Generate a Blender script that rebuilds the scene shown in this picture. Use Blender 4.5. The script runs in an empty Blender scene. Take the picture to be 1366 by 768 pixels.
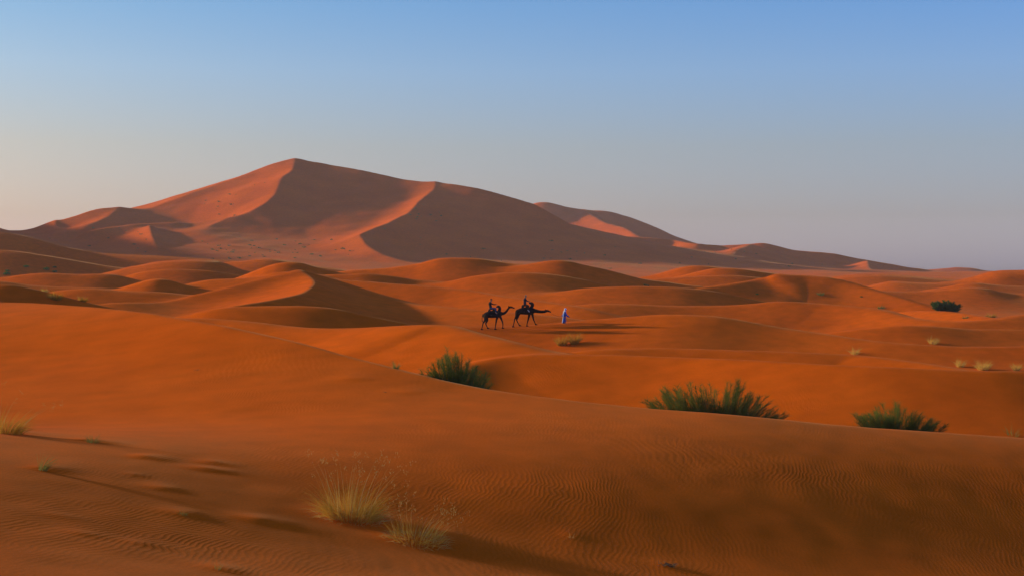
import bpy, bmesh, math, random
import numpy as np
from mathutils import Vector, Matrix

# ------------------------------------------------------------------ camera, sky, sun, exposure
FPX, CX, HY = 1900.0, 683.0, 365.0          # focal length (pixels of the 1366-wide photo), centre column, horizon row
scene = bpy.context.scene
col = scene.collection
cam_data = bpy.data.cameras.new("camera")
cam = bpy.data.objects.new("camera", cam_data)
col.objects.link(cam)
cam_data.sensor_width = 36.0
cam_data.lens = 36.0 * FPX / 1366.0
cam_data.shift_y = -(384.0 - HY) / 1366.0
cam_data.clip_start = 0.1
cam_data.clip_end = 30000.0
cam.location = (0, 0, 0)
cam.rotation_euler = (math.radians(90), 0, 0)
scene.camera = cam

SUN_ELEV, SUN_BEYOND = math.radians(11.5), math.radians(20.0)   # low sun on the left, a little beyond the camera's plane
SUN_DIR = Vector((-math.cos(SUN_ELEV) * math.cos(SUN_BEYOND), math.cos(SUN_ELEV) * math.sin(SUN_BEYOND), math.sin(SUN_ELEV)))

world = bpy.data.worlds.new("World")
scene.world = world
world.use_nodes = True
wn, wl = world.node_tree.nodes, world.node_tree.links
wn.clear()
w_out = wn.new("ShaderNodeOutputWorld")
w_bg = wn.new("ShaderNodeBackground")
w_sky = wn.new("ShaderNodeTexSky")
w_sky.sky_type = 'NISHITA'
w_sky.sun_disc = False
w_sky.sun_elevation = SUN_ELEV
w_sky.sun_rotation = math.atan2(SUN_DIR.x, SUN_DIR.y)
w_sky.air_density = 1.0
w_sky.dust_density = 1.0
w_sky.ozone_density = 1.0
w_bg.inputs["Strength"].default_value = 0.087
w_tc = wn.new("ShaderNodeTexCoord"); w_sep = wn.new("ShaderNodeSeparateXYZ")
wl.new(w_tc.outputs["Generated"], w_sep.inputs[0])
w_ramp = wn.new("ShaderNodeValToRGB")                   # white balance of the evening sky by height; top stop raised for fill light
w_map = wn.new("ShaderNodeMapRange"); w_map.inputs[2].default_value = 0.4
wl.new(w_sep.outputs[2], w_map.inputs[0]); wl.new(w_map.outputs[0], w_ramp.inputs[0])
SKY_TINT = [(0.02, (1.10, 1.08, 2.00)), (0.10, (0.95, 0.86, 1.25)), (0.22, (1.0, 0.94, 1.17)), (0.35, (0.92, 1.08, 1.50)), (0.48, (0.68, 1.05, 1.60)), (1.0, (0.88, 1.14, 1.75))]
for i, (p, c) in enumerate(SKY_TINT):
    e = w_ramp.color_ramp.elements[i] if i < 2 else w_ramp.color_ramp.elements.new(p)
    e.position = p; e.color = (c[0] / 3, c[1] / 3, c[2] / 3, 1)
w_mul = wn.new("ShaderNodeVectorMath"); w_mul.operation = 'MULTIPLY'
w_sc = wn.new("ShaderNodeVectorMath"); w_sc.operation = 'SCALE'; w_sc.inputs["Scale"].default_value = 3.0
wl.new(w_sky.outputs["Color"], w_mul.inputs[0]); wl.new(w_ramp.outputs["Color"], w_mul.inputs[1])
w_dot = wn.new("ShaderNodeVectorMath"); w_dot.operation = 'DOT_PRODUCT'; w_dot.inputs[1].default_value = (-math.cos(SUN_BEYOND), math.sin(SUN_BEYOND), 0)
wl.new(w_tc.outputs["Generated"], w_dot.inputs[0])
w_side = wn.new("ShaderNodeMapRange"); w_side.inputs[1].default_value = -1.0
wl.new(w_dot.outputs["Value"], w_side.inputs[0])
w_warm = wn.new("ShaderNodeMix"); w_warm.data_type = 'RGBA'; w_warm.inputs[6].default_value = (0.81, 1.17, 1.74, 1); w_warm.inputs[7].default_value = (0.99, 0.87, 0.68, 1)
wl.new(w_side.outputs[0], w_warm.inputs[0])
w_mul2 = wn.new("ShaderNodeVectorMath"); w_mul2.operation = 'MULTIPLY'
wl.new(w_mul.outputs[0], w_mul2.inputs[0]); wl.new(w_warm.outputs[2], w_mul2.inputs[1])
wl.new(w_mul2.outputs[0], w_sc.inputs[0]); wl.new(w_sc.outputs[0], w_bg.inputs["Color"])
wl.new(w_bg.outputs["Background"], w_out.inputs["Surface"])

sun_data = bpy.data.lights.new("sun", 'SUN')
sun_data.energy = 4.1
sun_data.angle = math.radians(1.5)
sun_data.color = (1.0, 0.92, 0.56)
sun = bpy.data.objects.new("sun", sun_data)
col.objects.link(sun)
sun.rotation_euler = SUN_DIR.to_track_quat('Z', 'Y').to_euler()

scene.view_settings.view_transform = 'Standard'
scene.view_settings.look = 'None'
scene.view_settings.exposure = 0.4
scene.view_settings.gamma = 1.0
scene.view_settings.use_curve_mapping = False

rng = random.Random(11)
nrg = np.random.default_rng(11)

# ------------------------------------------------------------------ terrain: every crest is a line of world points
def P(px, py, Y):
    return ((px - CX) / FPX * Y, Y, (HY - py) / FPX * Y)

def noise2(x, y, seed=0):
    xi = np.floor(x).astype(np.int64); yi = np.floor(y).astype(np.int64)
    xf = x - xi; yf = y - yi
    def h(a, b):
        n = (a * 374761393 + b * 668265263 + seed * 1442695041) & 0xFFFFFFFF
        n = ((n ^ (n >> 13)) * 1274126177) & 0xFFFFFFFF
        n = n ^ (n >> 16)
        ang = (n & 0xFFFF) / 65536.0 * 2 * np.pi
        return np.cos(ang), np.sin(ang)
    u = xf * xf * xf * (xf * (xf * 6 - 15) + 10); v = yf * yf * yf * (yf * (yf * 6 - 15) + 10)
    def g(a, b, dx, dy):
        gx, gy = h(a, b)
        return gx * dx + gy * dy
    n00 = g(xi, yi, xf, yf); n10 = g(xi + 1, yi, xf - 1, yf)
    n01 = g(xi, yi + 1, xf, yf - 1); n11 = g(xi + 1, yi + 1, xf - 1, yf - 1)
    return (n00 * (1 - u) + n10 * u) * (1 - v) + (n01 * (1 - u) + n11 * u) * v

def densify(pts, n=6):
    p = np.array(pts, float)
    if len(p) < 3:
        t = np.linspace(0, 1, n + 1)[:, None]
        return p[0] * (1 - t) + p[-1] * t
    q = np.vstack([2 * p[0] - p[1], p, 2 * p[-1] - p[-2]])
    out = []
    for i in range(1, len(q) - 2):
        a, b, c, d = q[i - 1], q[i], q[i + 1], q[i + 2]
        for k in range(n):
            t = k / n
            out.append(0.5 * (2 * b + (c - a) * t + (2 * a - 5 * b + 4 * c - d) * t * t + (3 * b - a - 3 * c + d) * t ** 3))
    out.append(p[-1])
    return np.array(out)

BASE_Y = [-100, 0, 60, 110, 160, 250, 350, 500, 800, 1200, 2000, 9000]
BASE_Z = [-9, -9, -9.5, -9.5, -9.5, -9.5, -9.0, -7.5, -3.0, 0.0, 0.0, -4.0]
def base_z(Y):
    return np.interp(Y, BASE_Y, BASE_Z)

# (points as photo pixel column, row and distance in metres), slope on the near side, slope on the far side, crest rounding
RIDGES = []
def ridge(pts, front, back, r=None, depth=1.15):
    RIDGES.append(([P(*p) for p in pts], front * (1.25 if pts[0][2] < 600 else 1.0), back, r, depth))

def rl(Y, pts, front, back, r=None, depth=1.15):
    """a crest whose points all lie at distance Y, or at the distance written as a third number"""
    ridge([(p[0], p[1], p[2] if len(p) > 2 else Y) for p in pts], front, back, r, depth)

# --- near middle ground
rl(88, [(590, 500, 90), (640, 482, 93), (700, 474, 94), (800, 473, 93), (900, 476, 91), (1000, 480, 88), (1100, 486, 85), (1200, 490, 83), (1300, 494, 82), (1366, 495, 82), (1480, 500, 82), (1650, 520, 80)], .34, .30, 1.0)
rl(104, [(700, 486), (740, 474), (780, 467), (825, 465), (889, 464), (964, 466, 103), (1080, 470, 101), (1139, 473, 100), (1178, 477, 98), (1236, 485, 95), (1300, 496, 91), (1360, 508, 88)], .20, .35, .8)
rl(112, [(-200, 430, 132), (60, 425, 128), (180, 424, 125), (262, 424, 122), (300, 425.5, 121), (340, 429, 119), (380, 434, 117), (420, 437, 115), (470, 437, 113), (530, 434, 110), (570, 432.5, 108), (600, 434, 107), (640, 445, 103), (680, 455, 99.5), (720, 465, 97), (760, 473, 95.5), (820, 486, 94)], .26, .60, 1.6)
rl(140, [(180, 440), (245, 422), (275, 413), (310, 409), (360, 408), (410, 408), (450, 412), (500, 423), (550, 433), (600, 445)], .30, .40, 1.5)
# the hill with the camels
rl(160, [(520, 440, 162), (580, 436, 162), (640, 435, 162), (690, 434, 162), (740, 430.5, 162), (790, 426, 162), (815, 424, 162), (852, 421, 161.6), (889, 419.3, 161), (939, 420, 160), (964, 422.5, 159.3), (989, 427, 158.5), (1039, 436, 156.5), (1100, 445, 153.5), (1159, 453.6, 150), (1207, 458, 148), (1279, 462, 146.5), (1366, 461, 146), (1500, 458, 146), (1680, 462, 148)], .24, .30, 1.2)
rl(178, [(1040, 460), (1090, 447), (1120, 441.5), (1168, 436.5), (1207, 433.5), (1246, 434.5), (1295, 438), (1366, 439), (1500, 441), (1650, 450)], .26, .34, 1.2)
# --- big star dune left of the camels: left arm, right arm, brink towards the viewer
rl(210, [(90, 409, 190), (160, 403, 192), (220, 402, 196), (264, 392, 200), (299, 384.5, 203), (343, 374, 208), (380, 366, 212), (399, 362, 214), (425, 368, 214), (452, 376, 213), (495, 391, 206), (532, 402, 199), (569, 407, 193), (644, 414, 186), (700, 418, 182), (760, 424, 179), (820, 432, 176)], .17, .42, .8)
ridge([(399, 362, 214), (411, 368, 209), (418, 376, 200), (415, 383, 192), (404, 390, 184), (387, 395, 177), (360, 400, 171), (325, 406, 165), (290, 412, 160), (250, 420, 156)], .20, .30, .25)
# --- bands behind the camels
rl(238, [(380, 362, 256), (427, 366, 252), (450, 372, 248), (510, 377, 244), (569, 381, 240), (619, 386, 236), (656, 392, 230), (694, 398, 224), (740, 404, 218), (790, 412, 212), (840, 425, 208)], .26, .36, 1.2)
rl(228, [(690, 425), (740, 411), (780, 406), (807, 404.6), (852, 406), (914, 408), (964, 407), (1009, 404), (1040, 401.5, 228), (1075, 403, 227), (1112, 406, 225), (1171, 412, 219), (1207, 421, 212), (1243, 427, 207), (1279, 428.6, 205), (1326, 425, 206), (1366, 420, 208), (1450, 412, 212), (1600, 410, 216)], .26, .34, 1.6)
rl(232, [(1160, 424, 240), (1200, 416, 238), (1243, 414), (1279, 416.6, 226), (1314, 422, 218), (1350, 430, 210)], .24, .34, 1.0)
rl(285, [(520, 394), (569, 382), (607, 373.5), (631, 368), (669, 364), (706, 363.5), (740, 366), (765, 370), (790, 375), (822, 382), (860, 392)], .26, .38, 2.0)
rl(268, [(700, 398), (760, 387), (800, 383), (822, 382.5), (845, 381.5), (870, 382), (902, 383), (946, 387), (990, 396), (1030, 405)], .26, .36, 2.0)
rl(300, [(850, 402, 280), (904, 391, 285), (939, 383, 290), (976, 378, 294), (1014, 371), (1030, 366), (1037, 363.6), (1046, 365.5, 300), (1076, 367.5, 300), (1107, 369.5, 298), (1135, 376, 295), (1171, 387, 289), (1215, 400, 281), (1260, 412, 274)], .30, .40, .8)
rl(345, [(1100, 395), (1171, 388), (1207, 389), (1255, 387), (1290, 383), (1314, 384.5), (1338, 390), (1366, 391), (1440, 388), (1600, 392)], .22, .34, 2.0)
rl(300, [(300, 378), (318, 370.4), (343, 360), (369, 351), (389, 349), (403, 350), (422, 357), (448, 363), (475, 367), (510, 376)], .30, .40, 1.0)
rl(290, [(410, 370), (440, 366), (470, 365), (487, 364), (519, 367), (549, 372), (582, 374.5), (620, 382)], .28, .36, 1.2)
rl(350, [(400, 372), (452, 362), (495, 358.6), (544, 354), (564, 350), (574, 346.5), (589, 344), (619, 343.6), (644, 345), (669, 349), (701, 353.6), (731, 357), (770, 363), (820, 371)], .34, .40, .7)
rl(345, [(660, 362), (706, 352.5), (731, 348), (750, 346.8), (765, 349), (777, 353), (815, 361), (852, 371), (889, 376), (930, 382)], .30, .40, 1.5)
rl(420, [(850, 372), (879, 365), (909, 356), (934, 354), (954, 356), (980, 361), (1010, 368)], .26, .36, 1.6)
rl(395, [(880, 374), (907, 368.5), (939, 360), (959, 357), (989, 358.5), (1014, 362), (1050, 367), (1100, 374)], .28, .36, 1.2)
rl(370, [(850, 374), (889, 371), (935, 368), (979, 367), (1011, 370), (1050, 376)], .24, .30, 1.5)
rl(490, [(1070, 374), (1107, 370), (1135, 366.5), (1171, 365), (1207, 367), (1255, 371), (1300, 374)], .22, .34, 1.5)
rl(430, [(1130, 386), (1159, 381), (1180, 375.5), (1195, 373.8), (1219, 376), (1260, 378), (1300, 384)], .2, .34, 1.5)
rl(430, [(1262, 380), (1286, 372), (1302, 368), (1326, 360.5), (1350, 359), (1366, 359.4), (1430, 357), (1560, 361), (1700, 368)], .62, .40, .8)
rl(400, [(1250, 386), (1290, 377), (1320, 379), (1366, 381), (1450, 382), (1600, 384)], .2, .3, 2.0)
# --- left middle ground
rl(150, [(-260, 377), (-100, 377), (0, 379), (17, 380), (35, 383.6), (53, 387), (70, 391.5), (88, 396), (112, 402), (150, 411), (200, 424)], .24, .34, 1.3)
rl(215, [(40, 396), (75, 388), (105, 385), (132, 385), (167, 388), (211, 389), (240, 392), (290, 402)], .22, .34, 1.5)
rl(262, [(-220, 372), (-60, 373), (0, 375), (40, 380), (70, 382), (140, 384), (200, 390)], .2, .3, 2.0)
rl(250, [(150, 388), (180, 378), (195, 373), (211, 370.5), (225, 373), (240, 377.5), (262, 386), (290, 394)], .28, .42, .8)
rl(255, [(195, 396), (220, 388), (246, 380), (273, 374), (290, 372), (317, 371.8), (348, 372.5), (390, 380), (430, 388)], .28, .36, 1.5)
rl(335, [(-40, 374), (12, 369), (35, 366), (58, 364), (105, 365.5), (132, 365), (153, 366), (176, 371), (195, 376), (230, 384)], .26, .34, 1.5)
rl(360, [(150, 377), (169, 368.7), (184, 363), (211, 359.5), (246, 358.5), (275, 360), (310, 365), (345, 371)], .26, .36, 1.5)
rl(430, [(180, 356), (205, 349), (225, 347), (255, 345.5), (280, 346), (296, 349), (308, 353), (318, 359), (332, 362), (360, 368)], .26, .36, 1.5)
rl(470, [(280, 352), (299, 347.8), (325, 346), (346, 343), (360, 342), (378, 345), (410, 351), (450, 358)], .24, .38, .8)
rl(640, [(-300, 291), (-120, 298), (-40, 304), (0, 308), (22, 310.5), (50, 318), (100, 330.7), (149, 337), (199, 339), (236, 341), (299, 345), (360, 349), (430, 356)], .30, .40, 4.0)
rl(520, [(-300, 332), (-100, 331), (0, 332), (44, 337.5), (80, 343), (105, 347.6), (158, 356), (193, 359), (240, 364)], .24, .20, 3.0)
# --- unseen ridge added off left to shade the foot of the great dune
ridge([(-330, 250, 900), (-300, 213, 1000), (-330, 199, 1200), (-275, 217, 1350), (-225, 238, 1500), (-165, 261, 1650), (-150, 290, 1800)], .45, .45, 6.0)
# --- the great dune and the ridges that run down from it
rl(1500, [(-350, 330, 1280), (-150, 325, 1320), (22, 309, 1305), (60, 300, 1320), (100, 288.5, 1335), (125, 279.5, 1347), (150, 278, 1358), (178, 278, 1372), (197, 279.5, 1382), (230, 266, 1402), (265, 254, 1424), (310, 240, 1452), (345, 227, 1474), (370, 218, 1489), (393, 211.5, 1500), (415, 215, 1495), (450, 222, 1485), (500, 231, 1468), (545, 241, 1452), (580, 244, 1440), (620, 248, 1425), (660, 257, 1410), (700, 268, 1396), (715, 273, 1390), (740, 288, 1380), (760, 300, 1372), (782, 313, 1364), (820, 330, 1350), (860, 345, 1336), (910, 360, 1320)], .32, .52, 5.0, 1.05)
ridge([(393, 212.5, 1498), (390, 226, 1440), (377, 237, 1405), (371, 249, 1370), (366, 260, 1345), (354, 271, 1318), (339, 279.5, 1298), (320, 286.5, 1282), (300, 293, 1266), (284, 299, 1250), (276, 306, 1235)], .26, .28, 1.2)
ridge([(95, 324, 1200), (120, 309, 1215), (160, 301.5, 1235), (200, 297.5, 1250), (240, 297, 1262), (262, 300, 1268), (277, 296.5, 1272), (300, 293.5, 1275), (325, 299, 1262), (350, 310, 1250), (385, 325, 1235)], .40, .40, 3.0)
ridge([(581, 245, 1438), (578, 254, 1400), (561, 267, 1345), (543, 285, 1285), (514, 299, 1230), (495, 306, 1200), (481, 313, 1172), (484, 320, 1150), (490, 328, 1124), (509, 339, 1092), (539, 349, 1065), (570, 358, 1045)], .32, .28, .8)
ridge([(199, 301, 1225), (201, 307.5, 1190), (205, 321, 1150), (211, 336, 1105), (216, 345, 1080)], .50, .50, .8)
ridge([(75, 296, 1324), (74, 300, 1308), (80, 307, 1285), (92, 313, 1275), (80, 319, 1235), (66, 324, 1205)], .48, .50, 1.2)
ridge([(160, 278.5, 1361), (152, 285, 1335), (140, 291, 1308), (120, 300, 1280)], .34, .5, 3.0)
rl(1120, [(300, 362), (325, 354), (340, 349), (347, 345.5), (352, 350), (365, 357)], .26, .5, 1.0)
# the second summit and the long ridge to the right
rl(2100, [(640, 300), (690, 280), (713, 270.5), (723, 268.5), (740, 271), (760, 277), (785, 281), (808, 281.5), (840, 290), (870, 301), (900, 315), (926, 324), (980, 340), (1050, 358)], .46, .5, 5.0, 1.05)
ridge([(779, 281, 2098), (795, 290, 2040), (809, 298, 1990), (826, 301.5, 1950), (838, 307, 1910), (851, 315, 1860), (880, 330, 1780)], .32, .55, 3.0)
rl(1560, [(740, 322), (782, 313.5), (820, 315), (860, 317), (900, 320.5), (930, 326, 1520), (955, 327), (980, 327), (1000, 325), (1017, 323.5), (1030, 326), (1045, 331), (1060, 334.5), (1100, 337), (1130, 342), (1157, 347), (1180, 351), (1220, 358), (1250, 363), (1300, 368)], .46, .46, 3.0, 1.05)
ridge([(1157, 347.5, 1518), (1158, 353, 1470), (1160, 360, 1420), (1165, 368, 1360)], .28, .5, 1.5)
ridge([(1000, 325.5, 1520), (985, 332, 1470), (975, 340, 1430), (965, 352, 1380)], .28, .4, 5)
rl(1900, [(1190, 366), (1230, 361), (1255, 358.5), (1275, 356), (1290, 357), (1300, 357.5), (1316, 361.5), (1350, 364), (1420, 364)], .4, .4, 3.0, 1.05)

# --- foreground dune: a smooth sheet through measured points
CREST = [(-420, 400, 88), (-200, 399, 88), (0, 403, 84), (100, 408, 77), (200, 418, 70), (300, 435, 64), (400, 458, 59.5), (480, 480, 56), (560, 500, 53), (640, 518, 51), (740, 532, 49), (860, 545, 48), (960, 552, 47.4), (1060, 562, 47.2), (1160, 571, 47.2), (1260, 578, 47.4), (1366, 585, 47.6), (1500, 592, 48), (1750, 600, 48.5)]
FACE = [(-250, 490, 62), (0, 480, 64), (150, 478, 62), (300, 488, 57), (400, 520, 50), (500, 560, 43.5), (620, 600, 38), (700, 640, 34),
        (-200, 560, 47), (0, 545, 49.5), (150, 560, 46.5), (300, 580, 42.5), (420, 610, 38), (850, 600, 39.2), (850, 640, 35), (1050, 610, 39.6), (1100, 650, 35.8), (1366, 625, 41.4), (1366, 680, 36), (1600, 690, 36.6),
        (0, 640, 29.8), (180, 650, 31.2), (350, 670, 31.6), (550, 690, 31.3), (750, 700, 31.7), (950, 710, 32), (1150, 720, 32.3), (1366, 740, 32),
        (-200, 700, 23.5), (0, 768, 20.6), (180, 768, 22.4), (350, 768, 24.0), (683, 768, 26.6), (1000, 768, 28.3), (1366, 768, 30), (1700, 768, 31.5)]
fpts = [P(*p) for p in CREST] + [P(*p) for p in FACE]
fpts += [(-14, 0, -1.9), (0, 0, -1.75), (14, 0, -2.3), (-12, 9, -3.2), (0, 9, -3.0), (12, 9, -3.4), (0, -16, -1.2), (-20, -16, -1.4), (20, -16, -1.6),
         (-40, 30, -5.2), (-45, 50, -4.4), (40, 30, -6.4), (42, 48, -6.2)]
fpts = np.array(fpts)
def tps_fit(p, lam):
    n = len(p); d = np.hypot(p[:, None, 0] - p[None, :, 0], p[:, None, 1] - p[None, :, 1])
    K = np.where(d > 0, d * d * np.log(d + 1e-9), 0.0) + np.diag(lam)
    Q = np.c_[np.ones(n), p[:, :2]]
    A = np.block([[K, Q], [Q.T, np.zeros((3, 3))]])
    return np.linalg.solve(A, np.r_[p[:, 2], 0, 0, 0])
FW = tps_fit(fpts, np.array([1.0] * len(CREST) + [70.0] * (len(fpts) - len(CREST))))
def tps_eval(x, y):
    z = FW[-3] + FW[-2] * x + FW[-1] * y
    for k in range(len(fpts)):
        d2 = (x - fpts[k, 0]) ** 2 + (y - fpts[k, 1]) ** 2
        z += FW[k] * 0.5 * d2 * np.log(d2 + 1e-9)
    return z
cr = densify([P(*p) for p in CREST], 6)

# --- little wind-blown mounds in the foreground: (column, row, length, width, height)
MOUNDS = [(465, 690, 1.15, 0.79, 0.061), (566, 722, 1.26, 0.92, 0.1), (196, 610, 0.57, 0.46, 0.044), (283, 617, 0.57, 0.4, 0.041), (277, 626, 0.69, 0.37, 0.044), (215, 651, 0.57, 0.4, 0.034), (350, 695, 0.86, 0.46, 0.044), (245, 685, 0.57, 0.4, 0.034), (125, 588, 0.69, 0.53, 0.051), (58, 624, 0.52, 0.53, 0.034), (10, 576, 1.03, 0.79, 0.054), (296, 758, 0.52, 0.4, 0.027), (180, 633, 0.34, 0.26, 0.017), (80, 688, 0.46, 0.26, 0.017), (108, 711, 0.46, 0.26, 0.017), (187, 724, 0.46, 0.26, 0.017), (470, 505, 1.03, 0.66, 0.031), (545, 522, 1.03, 0.66, 0.02), (765, 716, 0.46, 0.4, 0.02), (890, 755, 0.57, 0.4, 0.017)]

def height(X, Y):
    shp = X.shape
    X = X.ravel().astype(np.float32); Y = Y.ravel().astype(np.float32)
    zb = base_z(Y).astype(np.float32) + 0.6 * noise2(X / 60.0, Y / 60.0, 5) + 0.004 * np.clip(Y - 200, 0, 1500) * noise2(X / 180.0, Y / 180.0, 9)
    zb = zb.astype(np.float32)
    k = np.clip(0.0022 * Y, 0.08, 2.6)
    acc = np.ones_like(zb)                      # soft maximum, relative to zb
    m = zb.copy()
    def soft(idx, z):
        nm = np.maximum(m[idx], z)
        acc[idx] = acc[idx] * np.exp((m[idx] - nm) / k[idx]) + np.exp((z - nm) / k[idx])
        m[idx] = nm
    for pts, fr, bk, r, depth in RIDGES:
        L = densify(pts, 5).astype(np.float32)
        Hh = (np.maximum(L[:, 2] - np.interp(L[:, 1], BASE_Y, BASE_Z), 0.3) * depth + 0.012 * L[:, 1]).astype(np.float32)
        reach = float(np.max(Hh)) / min(fr, bk) * 3.2
        rr = r if r is not None else 0.006 * float(L[:, 1].mean())
        sel = np.where((X > L[:, 0].min() - reach) & (X < L[:, 0].max() + reach) & (Y > L[:, 1].min() - reach) & (Y < L[:, 1].max() + reach))[0]
        if len(sel) == 0:
            continue
        x, y = X[sel], Y[sel]
        n = len(L) - 1
        ax, ay = L[:-1, 0], L[:-1, 1]; dx, dy = np.diff(L[:, 0]), np.diff(L[:, 1]); l2 = dx * dx + dy * dy + 1e-6
        best = np.full(len(sel), 1e18, np.float32); side = np.zeros(len(sel), np.float32)
        for i in range(n):
            px_, py_ = x - ax[i], y - ay[i]
            tc = np.clip((px_ * dx[i] + py_ * dy[i]) / l2[i], 0, 1)
            d2 = (px_ - tc * dx[i]) ** 2 + (py_ - tc * dy[i]) ** 2
            b = d2 < best
            best[b] = d2[b]
            side[b] = ((px_ * dy[i] - py_ * dx[i]) / math.sqrt(l2[i]))[b]
        d = np.sqrt(best)
        # drop the points this crest cannot reach
        zmax = float(L[:, 2].max()); hmax = float(Hh.max())
        up = zmax - Hh.min() * (1 - np.exp(-min(fr, bk) * np.maximum(d - rr, 0) / hmax))
        keep = up > m[sel] - 6 * k[sel]
        sel, x, y, d, side, best = sel[keep], x[keep], y[keep], d[keep], side[keep], best[keep]
        if len(sel) == 0:
            continue
        # crest height felt at a point: a soft average over the stretch of crest nearest to it, sharp close to the crest
        it = 1.0 / (0.10 * d + 0.004 * y + 0.02)
        W = np.zeros(len(sel), np.float32); zc = np.zeros(len(sel), np.float32); hh = np.zeros(len(sel), np.float32)
        ln = np.sqrt(l2)
        for i in range(n):
            px_, py_ = x - ax[i], y - ay[i]
            tc = np.clip((px_ * dx[i] + py_ * dy[i]) / l2[i], 0, 1)
            di = np.sqrt((px_ - tc * dx[i]) ** 2 + (py_ - tc * dy[i]) ** 2)
            w = ln[i] * np.exp(np.maximum((d - di) * it, -30))
            W += w; zc += w * (L[i, 2] + tc * (L[i + 1, 2] - L[i, 2])); hh += w * (Hh[i] + tc * (Hh[i + 1] - Hh[i]))
        zc /= W; hh /= W
        w = np.clip(0.5 + 0.5 * side / (d + 1e-4), 0, 1)
        slope = bk + (fr - bk) * w
        g = slope * (np.sqrt(d * d + rr * rr) - rr)
        z = zc - hh * (1 - np.exp(-g / hh))
        soft(sel, z)
    # foreground sheet
    sel = np.where((Y < 160) & (np.abs(X) < 130))[0]
    if len(sel):
        x, y = X[sel], Y[sel]
        yc = np.interp(x, cr[:, 0], cr[:, 1])
        z = tps_eval(np.clip(x, -55, 48), np.minimum(y, yc))
        w = np.clip((47.0 - y) / 13.0, 0, 1); w = w * w * (3 - 2 * w)
        z = z - 0.062 * np.clip(x + 1.0, -22, 24) * w          # the lower slope leans away from the sun
        d = np.maximum(y - yc, 0)
        z = z - 0.38 * (np.sqrt(d * d + 9.0) - 3.0)
        z += 0.016 * noise2(x / 3.1, y / 5.2, 3) + 0.010 * noise2(x / 0.9, y / 1.3, 4)
        soft(sel, z)
    z = m + k * np.log(acc)
    # larger-scale irregularity that grows with distance
    amp = np.clip(0.0007 * Y, 0.0, 1.4)
    sc = np.clip(0.035 * Y, 2.0, 40.0)
    q = np.where(Y > 900, 1.0, 0.0)
    z += q * (1.2 * noise2(X / 46.0, Y / 46.0, 21) + 0.6 * noise2(X / 17.0, Y / 17.0, 22)) + (1 - q) * np.clip((Y - 60) / 200, 0, 1) * 0.12 * noise2(X / 7.0, Y / 9.0, 23)
    return z.reshape(shp)

# distance of a mound is looked up on the smooth foreground sheet first
MOUND_XY = []
def ray_hit(px, py, zfun, y0=16.0, y1=2600.0):
    ys = y0 * (y1 / y0) ** np.linspace(0, 1, 1400)
    xs = (px - CX) / FPX * ys; zr = (HY - py) / FPX * ys
    zz = zfun(xs, ys)
    below = np.where(zz >= zr)[0]
    if len(below) == 0:
        return None
    i = below[0]
    if i == 0:
        return xs[0], ys[0], zz[0]
    a = (zr[i - 1] - zz[i - 1]); b = (zz[i] - zr[i]); t = a / (a + b + 1e-9)
    y = ys[i - 1] + t * (ys[i] - ys[i - 1])
    return (px - CX) / FPX * y, y, (HY - py) / FPX * y
for (px, py, a, b, h) in MOUNDS:
    def sheet(xs, ys):
        w = np.clip((47.0 - ys) / 13.0, 0, 1); w = w * w * (3 - 2 * w)
        return tps_eval(xs.copy(), np.minimum(ys, 90)) - 0.062 * np.clip(xs + 1.0, -22, 24) * w
    hx, hy_, hz = ray_hit(px, py, sheet, 16, 90)
    MOUND_XY.append((hx, hy_, a, b, h))

def full_height(X, Y):
    z = height(X, Y)
    for i, (mx, my, a, b, h) in enumerate(MOUND_XY):
        # steep on the near and right side, tailing off to the upper left
        dx = X - mx; dy = Y - my
        lx = np.where(dx > 0, dx / (a * 1.15), dx / (a * 0.8))
        ly = np.where(dy > 0, dy / (b * 1.6), dy / (b * 0.75))
        rr = lx * lx + ly * ly
        n = rr < 6
        if n.any():
            z[n] += h * np.exp(-rr[n] * 1.6) * (1 + 0.35 * noise2(X[n] * 2.1, Y[n] * 2.1, 40 + i))
    return z

# grid: a fan that opens away from the viewer; fine near by, coarser far away and off to the sides
ys = np.concatenate([np.linspace(-22, 14, 24, endpoint=False), np.linspace(14, 62, 300, endpoint=False),
                     62 * (420 / 62) ** np.linspace(0, 1, 380, endpoint=False),
                     420 * (1040 / 420) ** np.linspace(0, 1, 70, endpoint=False),
                     np.linspace(1040, 1560, 170, endpoint=False), np.linspace(1560, 2150, 90, endpoint=False), 2150 * (3400 / 2150) ** np.linspace(0, 1, 24)])
us = np.concatenate([-0.42 - 0.6 * np.linspace(1, 0, 70, endpoint=False) ** 2.2, np.linspace(-0.42, 0.42, 900), 0.42 + 0.6 * np.linspace(0, 1, 71)[1:] ** 2.2])
UU, YY = np.meshgrid(us, ys)
XX = UU * (YY + 30.0)
ZZ = full_height(XX, YY)
nr, nc = XX.shape

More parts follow.
